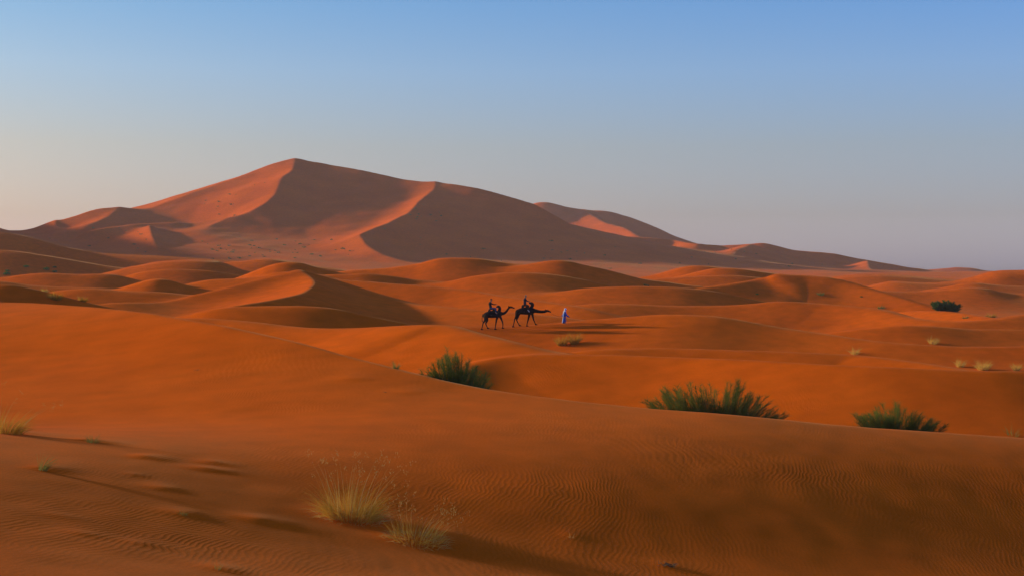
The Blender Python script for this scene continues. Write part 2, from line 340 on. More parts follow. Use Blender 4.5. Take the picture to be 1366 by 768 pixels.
def ground_z(x, y):
    """height of the built terrain mesh at a world point"""
    i = int(np.clip(np.searchsorted(ys, y) - 1, 0, nr - 2)); u = x / (y + 30.0)
    j = int(np.clip(np.searchsorted(us, u) - 1, 0, nc - 2))
    fy = (y - ys[i]) / (ys[i + 1] - ys[i]); fu = (u - us[j]) / (us[j + 1] - us[j])
    a = ZZ[i, j] * (1 - fu) + ZZ[i, j + 1] * fu; b = ZZ[i + 1, j] * (1 - fu) + ZZ[i + 1, j + 1] * fu
    return float(a * (1 - fy) + b * fy)
_gx = {}
def hit(px, py, y0=16.0, y1=2400.0):
    """where the sight line through a photo pixel meets the terrain"""
    yy = ys[(ys > y0) & (ys < y1)]
    last = None
    for y in yy:
        x = (px - CX) / FPX * y; d = ground_z(x, y) - (HY - py) / FPX * y
        if d >= 0:
            if last is None:
                return Vector((x, y, ground_z(x, y)))
            t = last[1] / (last[1] - d); y = last[0] + t * (y - last[0]); x = (px - CX) / FPX * y
            return Vector((x, y, ground_z(x, y)))
        last = (y, d)
    return None

# ------------------------------------------------------------------ materials
def new_mat(name):
    m = bpy.data.materials.new(name); m.use_nodes = True
    nt = m.node_tree; nt.nodes.clear()
    out = nt.nodes.new("ShaderNodeOutputMaterial"); b = nt.nodes.new("ShaderNodeBsdfPrincipled")
    nt.links.new(b.outputs[0], out.inputs[0])
    return m, nt, b

def sand_material():
    m, nt, b = new_mat("dune_sand")
    N, L = nt.nodes, nt.links
    def node(t, **kw):
        n = N.new(t)
        for k2, v in kw.items():
            setattr(n, k2, v)
        return n
    geo = node("ShaderNodeNewGeometry")
    # colour: orange sand with broad, faint patches
    n1 = node("ShaderNodeTexNoise"); n1.inputs["Scale"].default_value = 0.035; n1.inputs["Detail"].default_value = 5
    n2 = node("ShaderNodeTexNoise"); n2.inputs["Scale"].default_value = 0.55; n2.inputs["Detail"].default_value = 8
    L.new(geo.outputs["Position"], n1.inputs["Vector"]); L.new(geo.outputs["Position"], n2.inputs["Vector"])
    mx = node("ShaderNodeMix", data_type='RGBA'); mx.inputs[6].default_value = (0.63, 0.092, 0.004, 1); mx.inputs[7].default_value = (0.73, 0.116, 0.006, 1)
    r1 = node("ShaderNodeMapRange"); r1.inputs[1].default_value = 0.3; r1.inputs[2].default_value = 0.7
    L.new(n1.outputs[0], r1.inputs[0]); L.new(r1.outputs[0], mx.inputs[0])
    mx2 = node("ShaderNodeMix", data_type='RGBA', blend_type='MULTIPLY'); mx2.inputs[0].default_value = 1.0
    r2 = node("ShaderNodeMapRange"); r2.inputs[1].default_value = 0.25; r2.inputs[2].default_value = 0.75; r2.inputs[3].default_value = 0.86; r2.inputs[4].default_value = 1.12
    L.new(n2.outputs[0], r2.inputs[0]); L.new(mx.outputs[2], mx2.inputs[6]); L.new(r2.outputs[0], mx2.inputs[7])
    n3 = node("ShaderNodeTexNoise"); n3.inputs["Scale"].default_value = 22.0; n3.inputs["Detail"].default_value = 3
    L.new(geo.outputs["Position"], n3.inputs["Vector"])
    r3 = node("ShaderNodeMapRange"); r3.inputs[1].default_value = 0.3; r3.inputs[2].default_value = 0.7; r3.inputs[3].default_value = 0.88; r3.inputs[4].default_value = 1.12
    mx3 = node("ShaderNodeMix", data_type='RGBA', blend_type='MULTIPLY'); mx3.inputs[0].default_value = 1.0
    L.new(n3.outputs[0], r3.inputs[0]); L.new(mx2.outputs[2], mx3.inputs[6]); L.new(r3.outputs[0], mx3.inputs[7])
    L.new(mx3.outputs[2], b.inputs["Base Color"])
    b.inputs["Roughness"].default_value = 1.0
    b.inputs["Specular IOR Level"].default_value = 0.0
    b.inputs["Sheen Weight"].default_value = 0.035; b.inputs["Sheen Roughness"].default_value = 0.19; b.inputs["Sheen Tint"].default_value = (1.0, 0.80, 0.64, 1)
    # wind ripples: crests run away from the viewer, bent by slow noise
    sep = node("ShaderNodeSeparateXYZ"); L.new(geo.outputs["Position"], sep.inputs[0])
    flat = node("ShaderNodeCombineXYZ"); L.new(sep.outputs[0], flat.inputs[0]); L.new(sep.outputs[1], flat.inputs[1])
    def math_(op, a, bb=None, c=None):
        n = node("ShaderNodeMath", operation=op)
        for i, v in enumerate((a, bb, c)):
            if v is None: continue
            if isinstance(v, (int, float)): n.inputs[i].default_value = v
            else: L.new(v, n.inputs[i])
        return n.outputs[0]
    def noise(scale, detail=2.0):
        n = node("ShaderNodeTexNoise"); n.inputs["Scale"].default_value = scale; n.inputs["Detail"].default_value = detail
        L.new(flat.outputs[0], n.inputs["Vector"]); return n.outputs[0]
    warp = math_('MULTIPLY_ADD', math_('SUBTRACT', noise(0.16, 1.0), 0.5), 2.2, math_('MULTIPLY', math_('SUBTRACT', noise(0.9, 2.0), 0.5), 0.55))
    ph = math_('ADD', math_('MULTIPLY_ADD', sep.outputs[1], -0.12, sep.outputs[0]), warp)
    wav = math_('SINE', math_('MULTIPLY', ph, 2 * math.pi / 0.125))
    wav = math_('MULTIPLY_ADD', math_('MULTIPLY', wav, wav), 0.25, wav)
    mask = node("ShaderNodeMapRange"); mask.inputs[1].default_value = 0.40; mask.inputs[2].default_value = 0.60; mask.inputs[3].default_value = 0.12; mask.inputs[4].default_value = 1.0
    L.new(noise(0.11, 2.0), mask.inputs[0])
    ph2 = math_('ADD', math_('MULTIPLY_ADD', sep.outputs[1], 0.22, sep.outputs[0]), math_('MULTIPLY', math_('SUBTRACT', noise(0.22, 2.0), 0.5), 2.6))
    wav2 = math_('SINE', math_('MULTIPLY', ph2, 2 * math.pi / 0.27))
    mask2 = node("ShaderNodeMapRange"); mask2.inputs[1].default_value = 0.5; mask2.inputs[2].default_value = 0.68; mask2.inputs[4].default_value = 1.6
    L.new(noise(0.07, 2.0), mask2.inputs[0])
    rip = math_('MULTIPLY_ADD', wav2, mask2.outputs[0], math_('MULTIPLY', wav, mask.outputs[0]))
    rip = math_('ADD', rip, math_('MULTIPLY', math_('SUBTRACT', noise(0.5, 3.0), 0.5), 8.0))
    grain = math_('MULTIPLY', math_('SUBTRACT', noise(14.0, 4.0), 0.5), 0.5)
    hgt = math_('ADD', rip, grain)
    bump = node("ShaderNodeBump"); bump.inputs["Strength"].default_value = 1.0; bump.inputs["Distance"].default_value = 0.0009
    L.new(hgt, bump.inputs["Height"]); L.new(bump.outputs[0], b.inputs["Normal"])
    return m
M_SAND = sand_material()

def mesh_obj(name, verts, faces, mat, parent=None, smooth=True):
    me = bpy.data.meshes.new(name)
    me.from_pydata(verts, [], faces)
    me.materials.append(mat)
    if smooth:
        me.polygons.foreach_set("use_smooth", [True] * len(me.polygons))
    o = bpy.data.objects.new(name, me); col.objects.link(o)
    if parent is not None: o.parent = parent
    return o

def build_ground():
    me = bpy.data.meshes.new("sand_dunes")
    nv = nr * nc
    me.vertices.add(nv)
    me.vertices.foreach_set("co", np.stack([XX, YY, ZZ], -1).astype(np.float32).ravel())
    idx = np.arange(nv).reshape(nr, nc)
    q = np.stack([idx[:-1, :-1], idx[:-1, 1:], idx[1:, 1:], idx[1:, :-1]], -1).reshape(-1, 4)
    nf = len(q)
    me.loops.add(nf * 4); me.polygons.add(nf)
    me.loops.foreach_set("vertex_index", q.ravel().astype(np.int32))
    me.polygons.foreach_set("loop_start", np.arange(0, nf * 4, 4, dtype=np.int32))
    me.polygons.foreach_set("use_smooth", np.ones(nf, bool))
    me.update(calc_edges=True)
    me.materials.append(M_SAND)
    o = bpy.data.objects.new("sand_dunes", me); col.objects.link(o)
    o["kind"] = "structure"
    return o
build_ground()

# ------------------------------------------------------------------ helpers for things
def tag(o, label, cat, group=None):
    o["label"] = label; o["category"] = cat
    if group: o["group"] = group
    return o

def empty(name, loc, rz=0.0):
    o = bpy.data.objects.new(name, None); col.objects.link(o)
    o.location = loc; o.rotation_euler = (0, 0, rz); o.empty_display_size = 0.2
    return o

def plain_mat(name, c1, c2=None, scale=6.0, rough=0.9, trans=0.0):
    m, nt, b = new_mat(name)
    b.inputs["Roughness"].default_value = rough; b.inputs["Specular IOR Level"].default_value = 0.04
    geo = nt.nodes.new("ShaderNodeNewGeometry"); n = nt.nodes.new("ShaderNodeTexNoise")
    n.inputs["Scale"].default_value = scale; n.inputs["Detail"].default_value = 3
    r = nt.nodes.new("ShaderNodeMapRange"); r.inputs[1].default_value = 0.32; r.inputs[2].default_value = 0.68
    mx = nt.nodes.new("ShaderNodeMix"); mx.data_type = 'RGBA'
    mx.inputs[6].default_value = (*c1, 1); mx.inputs[7].default_value = (*(c2 or [v * 0.75 for v in c1]), 1)
    nt.links.new(geo.outputs["Position"], n.inputs["Vector"]); nt.links.new(n.outputs[0], r.inputs[0]); nt.links.new(r.outputs[0], mx.inputs[0])
    nt.links.new(mx.outputs[2], b.inputs["Base Color"])
    if trans > 0:
        t = nt.nodes.new("ShaderNodeBsdfTranslucent"); a = nt.nodes.new("ShaderNodeMixShader"); a.inputs[0].default_value = trans
        nt.links.new(mx.outputs[2], t.inputs[0]); nt.links.new(b.outputs[0], a.inputs[1]); nt.links.new(t.outputs[0], a.inputs[2])
        out = [x for x in nt.nodes if x.type == 'OUTPUT_MATERIAL'][0]
        nt.links.new(a.outputs[0], out.inputs[0])
    return m

# ------------------------------------------------------------------ plants
M_BROOM = plain_mat("broom_green", (0.06, 0.095, 0.018), (0.20, 0.19, 0.035), 1.1, trans=0.35)
M_BROOM_DARK = plain_mat("broom_dark_green", (0.05, 0.105, 0.024), (0.10, 0.15, 0.035), 1.0, trans=0.3)
M_BARK = plain_mat("grey_bark", (0.09, 0.065, 0.04), (0.17, 0.13, 0.08), 9.0)
M_GREEN_GRASS = plain_mat("green_grass", (0.15, 0.15, 0.03), (0.30, 0.24, 0.06), 5.0, trans=0.3)
M_GOLD_GRASS = plain_mat("golden_grass", (0.74, 0.42, 0.09), (0.55, 0.33, 0.06), 4.0, trans=0.35)
M_MIX_GRASS = plain_mat("green_gold_grass", (0.33, 0.175, 0.02), (0.68, 0.305, 0.04), 3.0, trans=0.35)
M_STRAW = plain_mat("dry_straw", (0.56, 0.36, 0.12), (0.42, 0.25, 0.07), 7.0, trans=0.3)
M_DEAD = plain_mat("dead_twigs", (0.06, 0.045, 0.03), (0.13, 0.095, 0.06), 12.0)

class Blades:
    """tapered, bent ribbons collected into one mesh"""
    def __init__(self): self.v = []; self.f = []
    def blade(self, p, d, length, width, bend, seg=3, face=None):
        d = d.normalized()
        side = d.cross(face if face is not None else Vector((rng.uniform(-1, 1), rng.uniform(-1, 1), rng.uniform(-.3, .3))))
        if side.length < 1e-4: side = Vector((1, 0, 0))
        side.normalize()
        n0 = len(self.v); q = Vector(p)
        for i in range(seg + 1):
            t = i / seg; w = width * (1 - 0.85 * t) * 0.5
            self.v.append(tuple(q - side * w)); self.v.append(tuple(q + side * w))
            q = q + d * (length / seg); d = (d + bend * (1.0 / seg)).normalized()
        for i in range(seg):
            a = n0 + 2 * i; self.f.append((a, a + 1, a + 3, a + 2))
        return q
    def stem(self, pts, r0, r1, n=5):
        base = len(self.v)
        for i, p in enumerate(pts):
            p = Vector(p); t = (Vector(pts[min(i + 1, len(pts) - 1)]) - Vector(pts[max(i - 1, 0)])).normalized()
            a = t.orthogonal().normalized(); b = t.cross(a); r = r0 + (r1 - r0) * i / (len(pts) - 1)
            for k in range(n):
                th = 2 * math.pi * k / n
                self.v.append(tuple(p + (a * math.cos(th) + b * math.sin(th)) * r))
        for i in range(len(pts) - 1):
            for k in range(n):
                a0 = base + i * n + k; b0 = base + i * n + (k + 1) % n
                self.f.append((a0, b0, b0 + n, a0 + n))
    def build(self, name, mat, parent=None):
        return mesh_obj(name, self.v, self.f, mat, parent)

WIND = Vector((0.35, 0.0, 0.0))       # everything leans a little to the right

def grass_tuft(name, loc, h, w, n, mat, label, group=None, stalks=0, lean=1.0, dry=0, width=0.006, seeds=True):
    root = empty(name, loc); tag(root, label, "grass", group)
    b = Blades()
    def base_point(k=0.28):
        a = rng.uniform(0, 2 * math.pi); r = math.sqrt(rng.random()) * w * k
        x, y = r * math.cos(a), r * math.sin(a)
        return Vector((x, y, ground_z(loc[0] + x, loc[1] + y) - loc[2] - 0.02)), a
    for i in range(n):
        p, a = base_point()
        out = rng.uniform(0.0, 1.0) ** 1.1
        d = Vector((math.cos(a) * out * w / h * 0.85, math.sin(a) * out * w / h * 0.85, 1)) + WIND * 0.35 * lean
        L = h * rng.uniform(0.45, 1.0) * (1 - 0.25 * out)
        b.blade(p, d, L, width * rng.uniform(.7, 1.3), Vector((math.cos(a) * 0.5, math.sin(a) * 0.5, -0.45 - 0.5 * out)) + WIND * lean, 4)
    b.build("blades", mat, root)
    if dry:
        q = Blades()
        for i in range(dry):
            p, a = base_point(.36)
            out = rng.uniform(0.5, 1.6)
            q.blade(p, Vector((math.cos(a) * out, math.sin(a) * out, rng.uniform(.35, .9))), h * rng.uniform(.25, .55), width * .9, Vector((0, 0, -1.1)), 4)
        q.build("dry_blades", M_STRAW, root)
    if stalks:
        q = Blades()
        for i in range(stalks):
            p, a = base_point(.25)
            out = rng.uniform(0, .55)
            d = Vector((math.cos(a) * out, math.sin(a) * out, 1)) + WIND * lean * .5
            L = h * rng.uniform(1.0, 1.38)
            tip = q.blade(p, d, L, width * 1.1, Vector((math.cos(a) * .3, math.sin(a) * .3, -.3)) + WIND * lean * .8, 5)
            if seeds:
                for k in range(9):
                    o = Vector((rng.gauss(0, .028), rng.gauss(0, .028), rng.uniform(-.10, .02)))
                    q.blade(tip + o, Vector((rng.uniform(-1, 1), rng.uniform(-1, 1), 1)), .035, .008, Vector((0, 0, -.4)), 1)
        q.build("seed_stalks", M_STRAW, root)
    return root

def bush(name, lobes, Y, label, mat, seed, dens=1.0, group=None, needle=.30, wn_=.0075, root_shift=0.0, stems=150):
    """a broom-like desert shrub: plumes of fine twigs on stems; lobes = (column, top row, half width in pixels, yellowness)"""
    global rng
    keep, rng = rng, random.Random(seed)
    cxs = [l[0] for l in lobes]; cx0 = (min(cxs) + max(cxs)) / 2 + root_shift
    bx = (cx0 - CX) / FPX * Y; loc = Vector((bx, Y, ground_z(bx, Y)))
    root = empty(name, loc); tag(root, label, "bush", group)
    st, fo = Blades(), Blades()
    m_per_px = Y / FPX
    lob = sorted(lobes); lx = [l[0] for l in lob]; lt = [l[1] for l in lob]
    x0, x1 = lx[0] - lob[0][2] * .6, lx[-1] + lob[-1][2] * .6
    half = (x1 - x0) / 2 * m_per_px
    n = int(dens * stems * (x1 - x0) / 100)
    for i in range(n):
        px = x0 + (x1 - x0) * (i + rng.random()) / n
        near = min(lob, key=lambda l: abs(l[0] - px))                       # plumes stand closer together where the outline peaks
        px += (near[0] - px) * rng.uniform(0, .55)
        env = np.interp(px, lx, lt) - 3 + abs(px - near[0]) * .30 + rng.gauss(0, 1.8)
        dep = rng.uniform(-1, 1) * min(half * .55, 1.1)
        tx = (px - CX) * m_per_px - loc.x
        gx = tx * rng.uniform(.30, .75); gy = dep * .5; tx += rng.gauss(0, .10); dep += rng.gauss(0, .10)
        gz = ground_z(loc.x + gx, loc.y + gy) - loc.z
        full = (HY - env) * m_per_px - loc.z - gz
        h = max(full, .25) * (1 - .6 * rng.random() ** 1.3) * (1 - .12 * abs(dep))
        b0 = Vector((gx, gy, gz - .05)); tip = Vector((tx, dep, gz + h))
        ctrl = (b0 + tip) / 2 + Vector((rng.gauss(0, .08), rng.gauss(0, .08), h * .12))
        def at(t): return b0 * (1 - t) ** 2 + ctrl * 2 * t * (1 - t) + tip * t * t
        st.stem([at(k / 5) for k in range(6)], .013, .003, 4)
        along = (tip - b0).normalized()
        for k in range(int(180 * min(1.4, .5 + h * .4))):
            t = rng.random() ** .75
            p = at(t); a = rng.uniform(0, 2 * math.pi); sp = rng.uniform(.3, 1.5)
            dr = along + Vector((math.cos(a) * sp, math.sin(a) * sp, rng.uniform(-.5, .5))) + WIND * .25
            fo.blade(p, dr, needle * rng.uniform(.5, 1.25) * (1.15 - .4 * t), wn_ * rng.uniform(.6, 1.2), Vector((math.cos(a) * .2, math.sin(a) * .2, rng.uniform(-.5, .25))), 2)
    st.build("stems", M_BARK, root); fo.build("foliage", mat, root)
    rng = keep
    return root

bush("broom_bush", [(562, 496, 8, .2), (578, 487, 10, -.2), (588, 477, 12, -.2), (598, 464, 13, .3), (610, 468, 12, -.1), (618, 480, 10, .1), (627, 478, 12, .2), (638, 490, 10, -.2), (650, 499, 7, .1)], 57.5,
     "airy olive green bush rising behind the foreground crest, left of the others", M_BROOM, 5, 1.0, "broom bushes behind the foreground crest")
bush("broom_bush", [(868, 528, 13, .2), (885, 518, 15, -.3), (904, 512, 14, .4), (917, 506, 13, -.1), (936, 512, 15, .3), (950, 508, 15, -.4), (968, 508, 16, .2), (986, 508, 16, -.2), (1004, 518, 16, .3), (1020, 530, 15, -.2), (1034, 542, 13, .2), (1046, 554, 8, 0), (960, 524, 20, -.7), (915, 528, 18, -.7)], 53.0,
     "widest dark green bush in the middle, behind the foreground crest", M_BROOM, 8, .95, "broom bushes behind the foreground crest")
bush("broom_bush", [(1146, 553, 11, .2), (1162, 546, 12, -.2), (1176, 541, 13, .3), (1194, 535, 15, -.2), (1208, 541, 14, .2), (1222, 549, 13, -.1), (1236, 557, 10, .2), (1247, 564, 7, 0), (1190, 552, 18, -.5)], 52.5,
     "rounded green bush at the right behind the foreground crest", M_BROOM, 13, 1.0, "broom bushes behind the foreground crest")
h0 = hit(1259, 414.5, 100)
bush("dense_bush", [(1246, 405.5, 6, 0), (1253, 403.5, 7, .5), (1260, 404, 7, -.4), (1267, 405.5, 7, .3), (1274, 408, 6, 0), (1279, 411, 4, 0)], h0.y + .6,
     "dense dark bush standing alone on the dunes far right", M_BROOM_DARK, 17, 2.2, None, .5, .05)

def tuft_at(px, py, hp, wp, n, mat, label, group=None, y0=16.0, **kw):
    p = hit(px, py, y0)
    if p is None: return None
    mpp = p.y / FPX
    kw.setdefault("width", 0.42 * mpp)
    return grass_tuft("grass_tuft", p, hp * mpp, wp * mpp, n, mat, label, group, **kw)
G1 = "grass tufts on the foreground dune"
tuft_at(468, 688, 58, 124, 900, M_MIX_GRASS, "largest green and gold grass tuft in the foreground, with feathery seed heads", G1, stalks=40, dry=330, lean=.5)
tuft_at(556, 718, 36, 120, 420, M_MIX_GRASS, "dry golden grass tuft on a sand mound beside the largest foreground tuft", G1, stalks=30, dry=480, lean=1.0)
tuft_at(12, 578, 46, 58, 380, M_MIX_GRASS, "wispy green grass tuft at the left edge of the picture", G1, lean=2.0, stalks=8)
tuft_at(57, 627, 34, 20, 80, M_GREEN_GRASS, "small green tuft leaning right below the tuft at the left edge", G1, lean=2.0)
tuft_at(124, 590, 18, 26, 90, M_GREEN_GRASS, "low grey green tuft with a dark sand hollow, right of the left edge tuft", G1, lean=1.0)
tuft_at(243, 686, 10, 18, 60, M_GREEN_GRASS, "tiny green sprig on bare sand between the left tufts and the large tuft", G1, lean=.6)
tuft_at(290, 759, 18, 14, 26, M_GREEN_GRASS, "sparse thin sprig near the bottom edge at the left", G1, lean=1.5)
tuft_at(763, 717, 10, 10, 14, M_STRAW, "few pale straws standing alone in the dark foreground sand", G1, lean=.5)
tuft_at(791, 698, 6, 5, 6, M_STRAW, "tiny pale straw above the few straws in the dark sand", G1, lean=.5)
G2 = "grass tufts among the middle dunes"
tuft_at(749, 460, 18.2, 19.5, 308, M_MIX_GRASS, "left one of two round yellow green tufts in front of the walking man", G2, y0=100, lean=.2)
tuft_at(766, 458, 19.6, 19.5, 308, M_MIX_GRASS, "right one of two round yellow green tufts in front of the walking man", G2, y0=100, lean=.2)
tuft_at(1140, 472, 15.4, 18.2, 84, M_GOLD_GRASS, "thin golden tuft on the middle dune, left of the other golden tufts", G2, y0=70, lean=1)
tuft_at(1244, 458, 14.0, 18.2, 112, M_GOLD_GRASS, "golden tuft slanting right on the dark dune face at right", G2, y0=70, lean=2)
tuft_at(1281, 489, 16.8, 15.6, 112, M_GOLD_GRASS, "pale golden tuft, left of three in a row near the right edge", G2, y0=70, lean=1)
tuft_at(1311, 493, 18.2, 23.4, 280, M_GOLD_GRASS, "fullest golden tuft, middle of three in a row near the right edge", G2, y0=70, lean=.4)
tuft_at(1356, 494, 14.0, 13.0, 154, M_GOLD_GRASS, "golden tuft at the right edge, last of three in a row", G2, y0=70, lean=.4)
tuft_at(1322, 423, 8.4, 16.9, 224, M_MIX_GRASS, "low yellow green tuft right of the dense dark bush", G2, y0=120, lean=.2)
tuft_at(1288, 424, 5.6, 11.7, 84, M_GREEN_GRASS, "tiny dull tuft between the dense dark bush and the tuft to its right", G2, y0=120, lean=.2)
tuft_at(1175, 411, 5.6, 14.3, 98, M_GREEN_GRASS, "flat grey green tuft on the dune left of the dense dark bush", G2, y0=120, lean=.6)
tuft_at(1095, 393, 5.6, 14.3, 112, M_GREEN_GRASS, "low grey green tuft high on the dune below the far ridge", G2, y0=150, lean=.6)
tuft_at(74, 399, 14.0, 22.1, 364, M_MIX_GRASS, "round dark yellow tuft on the left middle dune", G2, y0=90, lean=.1)
tuft_at(110, 402, 11.2, 15.6, 196, M_MIX_GRASS, "smaller round tuft right of the dark yellow one at left", G2, y0=90, lean=.1)
tuft_at(60, 389, 7.0, 11.7, 84, M_GOLD_GRASS, "pale small tuft behind the dark yellow one at left", G2, y0=90, lean=.1)
tuft_at(862, 381.5, 5.6, 9.1, 84, M_GREEN_GRASS, "tiny green tuft on a dune crest behind the walking man", G2, y0=150, lean=.1)
tuft_at(1352, 581, 22.4, 26.0, 30, M_GREEN_GRASS, "faint thin grass at the right end of the foreground crest", G2, lean=1)
tuft_at(528, 491.5, 15.4, 11.7, 84, M_GREEN_GRASS, "small green sprout on the foreground crest left of the airy bush", G2, lean=.3)

def scrub(px, py, wp, label, seed, y0=120, n=150, group="small dark shrubs on the left slope"):
    p = hit(px, py, y0)
    if p is None: return
    r = random.Random(seed); mpp = p.y / FPX; w = wp * mpp
    root = empty("small_shrub", p); tag(root, label, "shrub", group)
    fo, st = Blades(), Blades()
    for k in range(4):
        a = r.uniform(0, 6.28); st.stem([(0, 0, -.1), (math.cos(a) * w * .3, math.sin(a) * w * .3, w * .35)], .03 * w, .01 * w, 4)
    for k in range(n):
        a = r.uniform(0, 6.28); q = math.sqrt(r.random()) * w * .5
        fo.blade(Vector((math.cos(a) * q, math.sin(a) * q, r.random() ** .8 * w * .42 * (1.15 - q / w))), Vector((r.gauss(0, .6), r.gauss(0, .6), 1)), w * .2, w * .07, Vector((0, 0, -.2)), 1)
    st.build("stems", M_BARK, root); fo.build("foliage", M_BROOM_DARK, root)
scrub(9, 367, 9, "dark shrub nearest the left edge on the far left slope", 1)
scrub(10, 362.5, 6, "small dark shrub just above the one nearest the left edge", 2)
scrub(35, 357, 7, "dark shrub highest up the far left slope", 3)
scrub(62, 360.5, 8, "broadest dark shrub of the group on the far left slope", 4)
scrub(73, 363.5, 6, "dark shrub lowest and rightmost on the far left slope", 5)
scrub(73, 357.5, 5, "faint shrub above the rightmost one on the far left slope", 6)
scrub(1010, 393, 4, "little dark shrub on the orange dune right of centre", 7, group="small dark shrubs on the right dunes")
scrub(1149, 396.5, 4, "dark speck of a shrub on the dune left of the dense bush", 8, group="small dark shrubs on the right dunes")

# scrub on the foot of the great dune, too far and small to tell apart
def far_scrub():
    r = random.Random(4); fo = Blades()
    spots = [(r.gauss(330, 45), r.gauss(334, 9)) for _ in range(44)] + [(r.gauss(560, 25), r.gauss(285, 12)) for _ in range(14)] + [(r.uniform(270, 360), r.gauss(272, 10)) for _ in range(12)]
    spots += [(r.uniform(40, 200), r.gauss(322, 12)) for _ in range(16)] + [(r.uniform(720, 1150), r.gauss(345, 6)) for _ in range(26)] + [(r.uniform(560, 760), r.gauss(330, 14)) for _ in range(10)] + [(r.uniform(380, 480), r.gauss(338, 6)) for _ in range(12)]
    for px, py in spots:
        p = hit(px, py, 700)
        if p is None or p.y > 2000: continue
        w = r.uniform(.8, 2.2)
        for k in range(26):
            fo.blade(p + Vector((r.gauss(0, w * .4), r.gauss(0, w * .4), r.uniform(-.2, w * .35))), Vector((r.gauss(0, .6), r.gauss(0, .6), 1)), w * .35, w * .22, Vector((0, 0, -.2)), 1)
    o = fo.build("desert_scrub", M_BROOM_DARK)
    tag(o, "sparse dark scrub dotted over the foot of the great dune", "scrub"); o["kind"] = "stuff"
far_scrub()

def twig_litter(px, py, wp, n, label, seed):
    p = hit(px, py); r = random.Random(seed); mpp = p.y / FPX; w = wp * mpp
    b = Blades()
    for k in range(n):
        x, y = r.uniform(-.5, .5) * w, r.uniform(-.3, .3) * w
        a = r.uniform(0, 6.28); L = w * r.uniform(.2, .5)
        z0 = ground_z(p.x + x, p.y + y) - p.z + .005
        b.stem([(x, y, z0), (x + math.cos(a) * L * .5, y + math.sin(a) * L * .5, z0 + r.uniform(.02, .16) * w), (x + math.cos(a) * L, y + math.sin(a) * L, z0 + r.uniform(.0, .2) * w)], .012 * w + .003, .004, 4)
    o = b.build("dead_twigs", M_DEAD); o.location = p
    tag(o, label, "twigs")
twig_litter(890, 754, 22, 26, "dark clump of dead twigs on the sand at the bottom edge", 3)
twig_litter(262, 493.5, 7, 8, "tiny dark twig on the bright upper left sand", 4)
twig_litter(513, 523, 6, 6, "tiny dark twig below the foreground crest, centre left", 6)

# ------------------------------------------------------------------ camels and people
def chain_mesh(chains, seg=12):
    """closed tapered tubes with round ends; a chain is a list of (x, y, z, radius) and an optional sideways scale"""
    bm = bmesh.new()
    for ch in chains:
        sc = 1.0
        if isinstance(ch, tuple): ch, sc = ch
        pts = [Vector(c[:3]) for c in ch]; rad = [c[3] for c in ch]
        # round caps
        t0 = (pts[0] - pts[1]).normalized(); t1 = (pts[-1] - pts[-2]).normalized()
        P2, R2 = [], []
        for f in (.98, .8, .45): P2.append(pts[0] + t0 * rad[0] * f); R2.append(rad[0] * math.sqrt(1 - f * f))
        # smooth the chain
        for i in range(len(pts)):
            P2.append(pts[i]); R2.append(rad[i])
            if i < len(pts) - 1:
                a, d = pts[max(i - 1, 0)], pts[min(i + 2, len(pts) - 1)]
                P2.append((pts[i] + pts[i + 1]) * .5625 - (a + d) * .0625); R2.append((rad[i] + rad[i + 1]) / 2)
        for f in (.45, .8, .98): P2.append(pts[-1] + t1 * rad[-1] * f); R2.append(rad[-1] * math.sqrt(1 - f * f))
        rings = []
        for i, p in enumerate(P2):
            t = (P2[min(i + 1, len(P2) - 1)] - P2[max(i - 1, 0)]).normalized()
            y = Vector((0, 1, 0)); y = y - t * y.dot(t)
            if y.length < .15: y = Vector((1, 0, 0)) - t * t.x
            y.normalize(); x = t.cross(y)
            rings.append([bm.verts.new(p + (x * math.cos(2 * math.pi * k / seg) + y * sc * math.sin(2 * math.pi * k / seg)) * R2[i]) for k in range(seg)])
        for a, b in zip(rings, rings[1:]):
            for k in range(seg):
                bm.faces.new((a[k], a[(k + 1) % seg], b[(k + 1) % seg], b[k]))
        bm.faces.new(rings[0][::-1]); bm.faces.new(rings[-1])
    bmesh.ops.recalc_face_normals(bm, faces=bm.faces)
    return bm

def blob(name, chains, mat, parent, voxel, smooth=4):
    bm = chain_mesh(chains); me = bpy.data.meshes.new(name); bm.to_mesh(me); bm.free()
    me.materials.append(mat); o = bpy.data.objects.new(name, me); col.objects.link(o); o.parent = parent
    m = o.modifiers.new("join", 'REMESH'); m.mode = 'VOXEL'; m.voxel_size = voxel; m.use_smooth_shade = True
    if smooth:
        q = o.modifiers.new("smooth", 'SMOOTH'); q.iterations = smooth; q.factor = .5
    return o

M_CAMEL = plain_mat("camel_dark_coat", (0.024, 0.013, 0.008), (0.042, 0.021, 0.012), 3.0)
M_CAMEL2 = plain_mat("camel_black_brown_coat", (0.014, 0.008, 0.006), (0.025, 0.013, 0.008), 3.0)
M_BLANKET = plain_mat("dark_saddle_cloth", (0.014, 0.010, 0.009), (0.022, 0.015, 0.012), 8.0)
M_BLANKET2 = plain_mat("brown_saddle_cloth", (0.02, 0.012, 0.01), (0.015, 0.011, 0.01), 8.0)
M_METAL = plain_mat("grey_steel", (0.3, 0.3, 0.3), (0.2, 0.2, 0.2), 8.0, .4)
M_SKIN = plain_mat("skin", (0.32, 0.17, 0.11), (0.26, 0.13, 0.08), 10.0, .6)
M_BLACK = plain_mat("black_jacket", (0.014, 0.013, 0.014), (0.022, 0.02, 0.02), 8.0)
M_NAVY = plain_mat("navy_shirt", (0.012, 0.014, 0.028), (0.017, 0.02, 0.038), 8.0)
M_JEANS = plain_mat("blue_jeans", (0.016, 0.032, 0.10), (0.022, 0.042, 0.13), 8.0)
M_MAROON = plain_mat("maroon_trousers", (0.04, 0.012, 0.010), (0.03, 0.010, 0.009), 8.0)
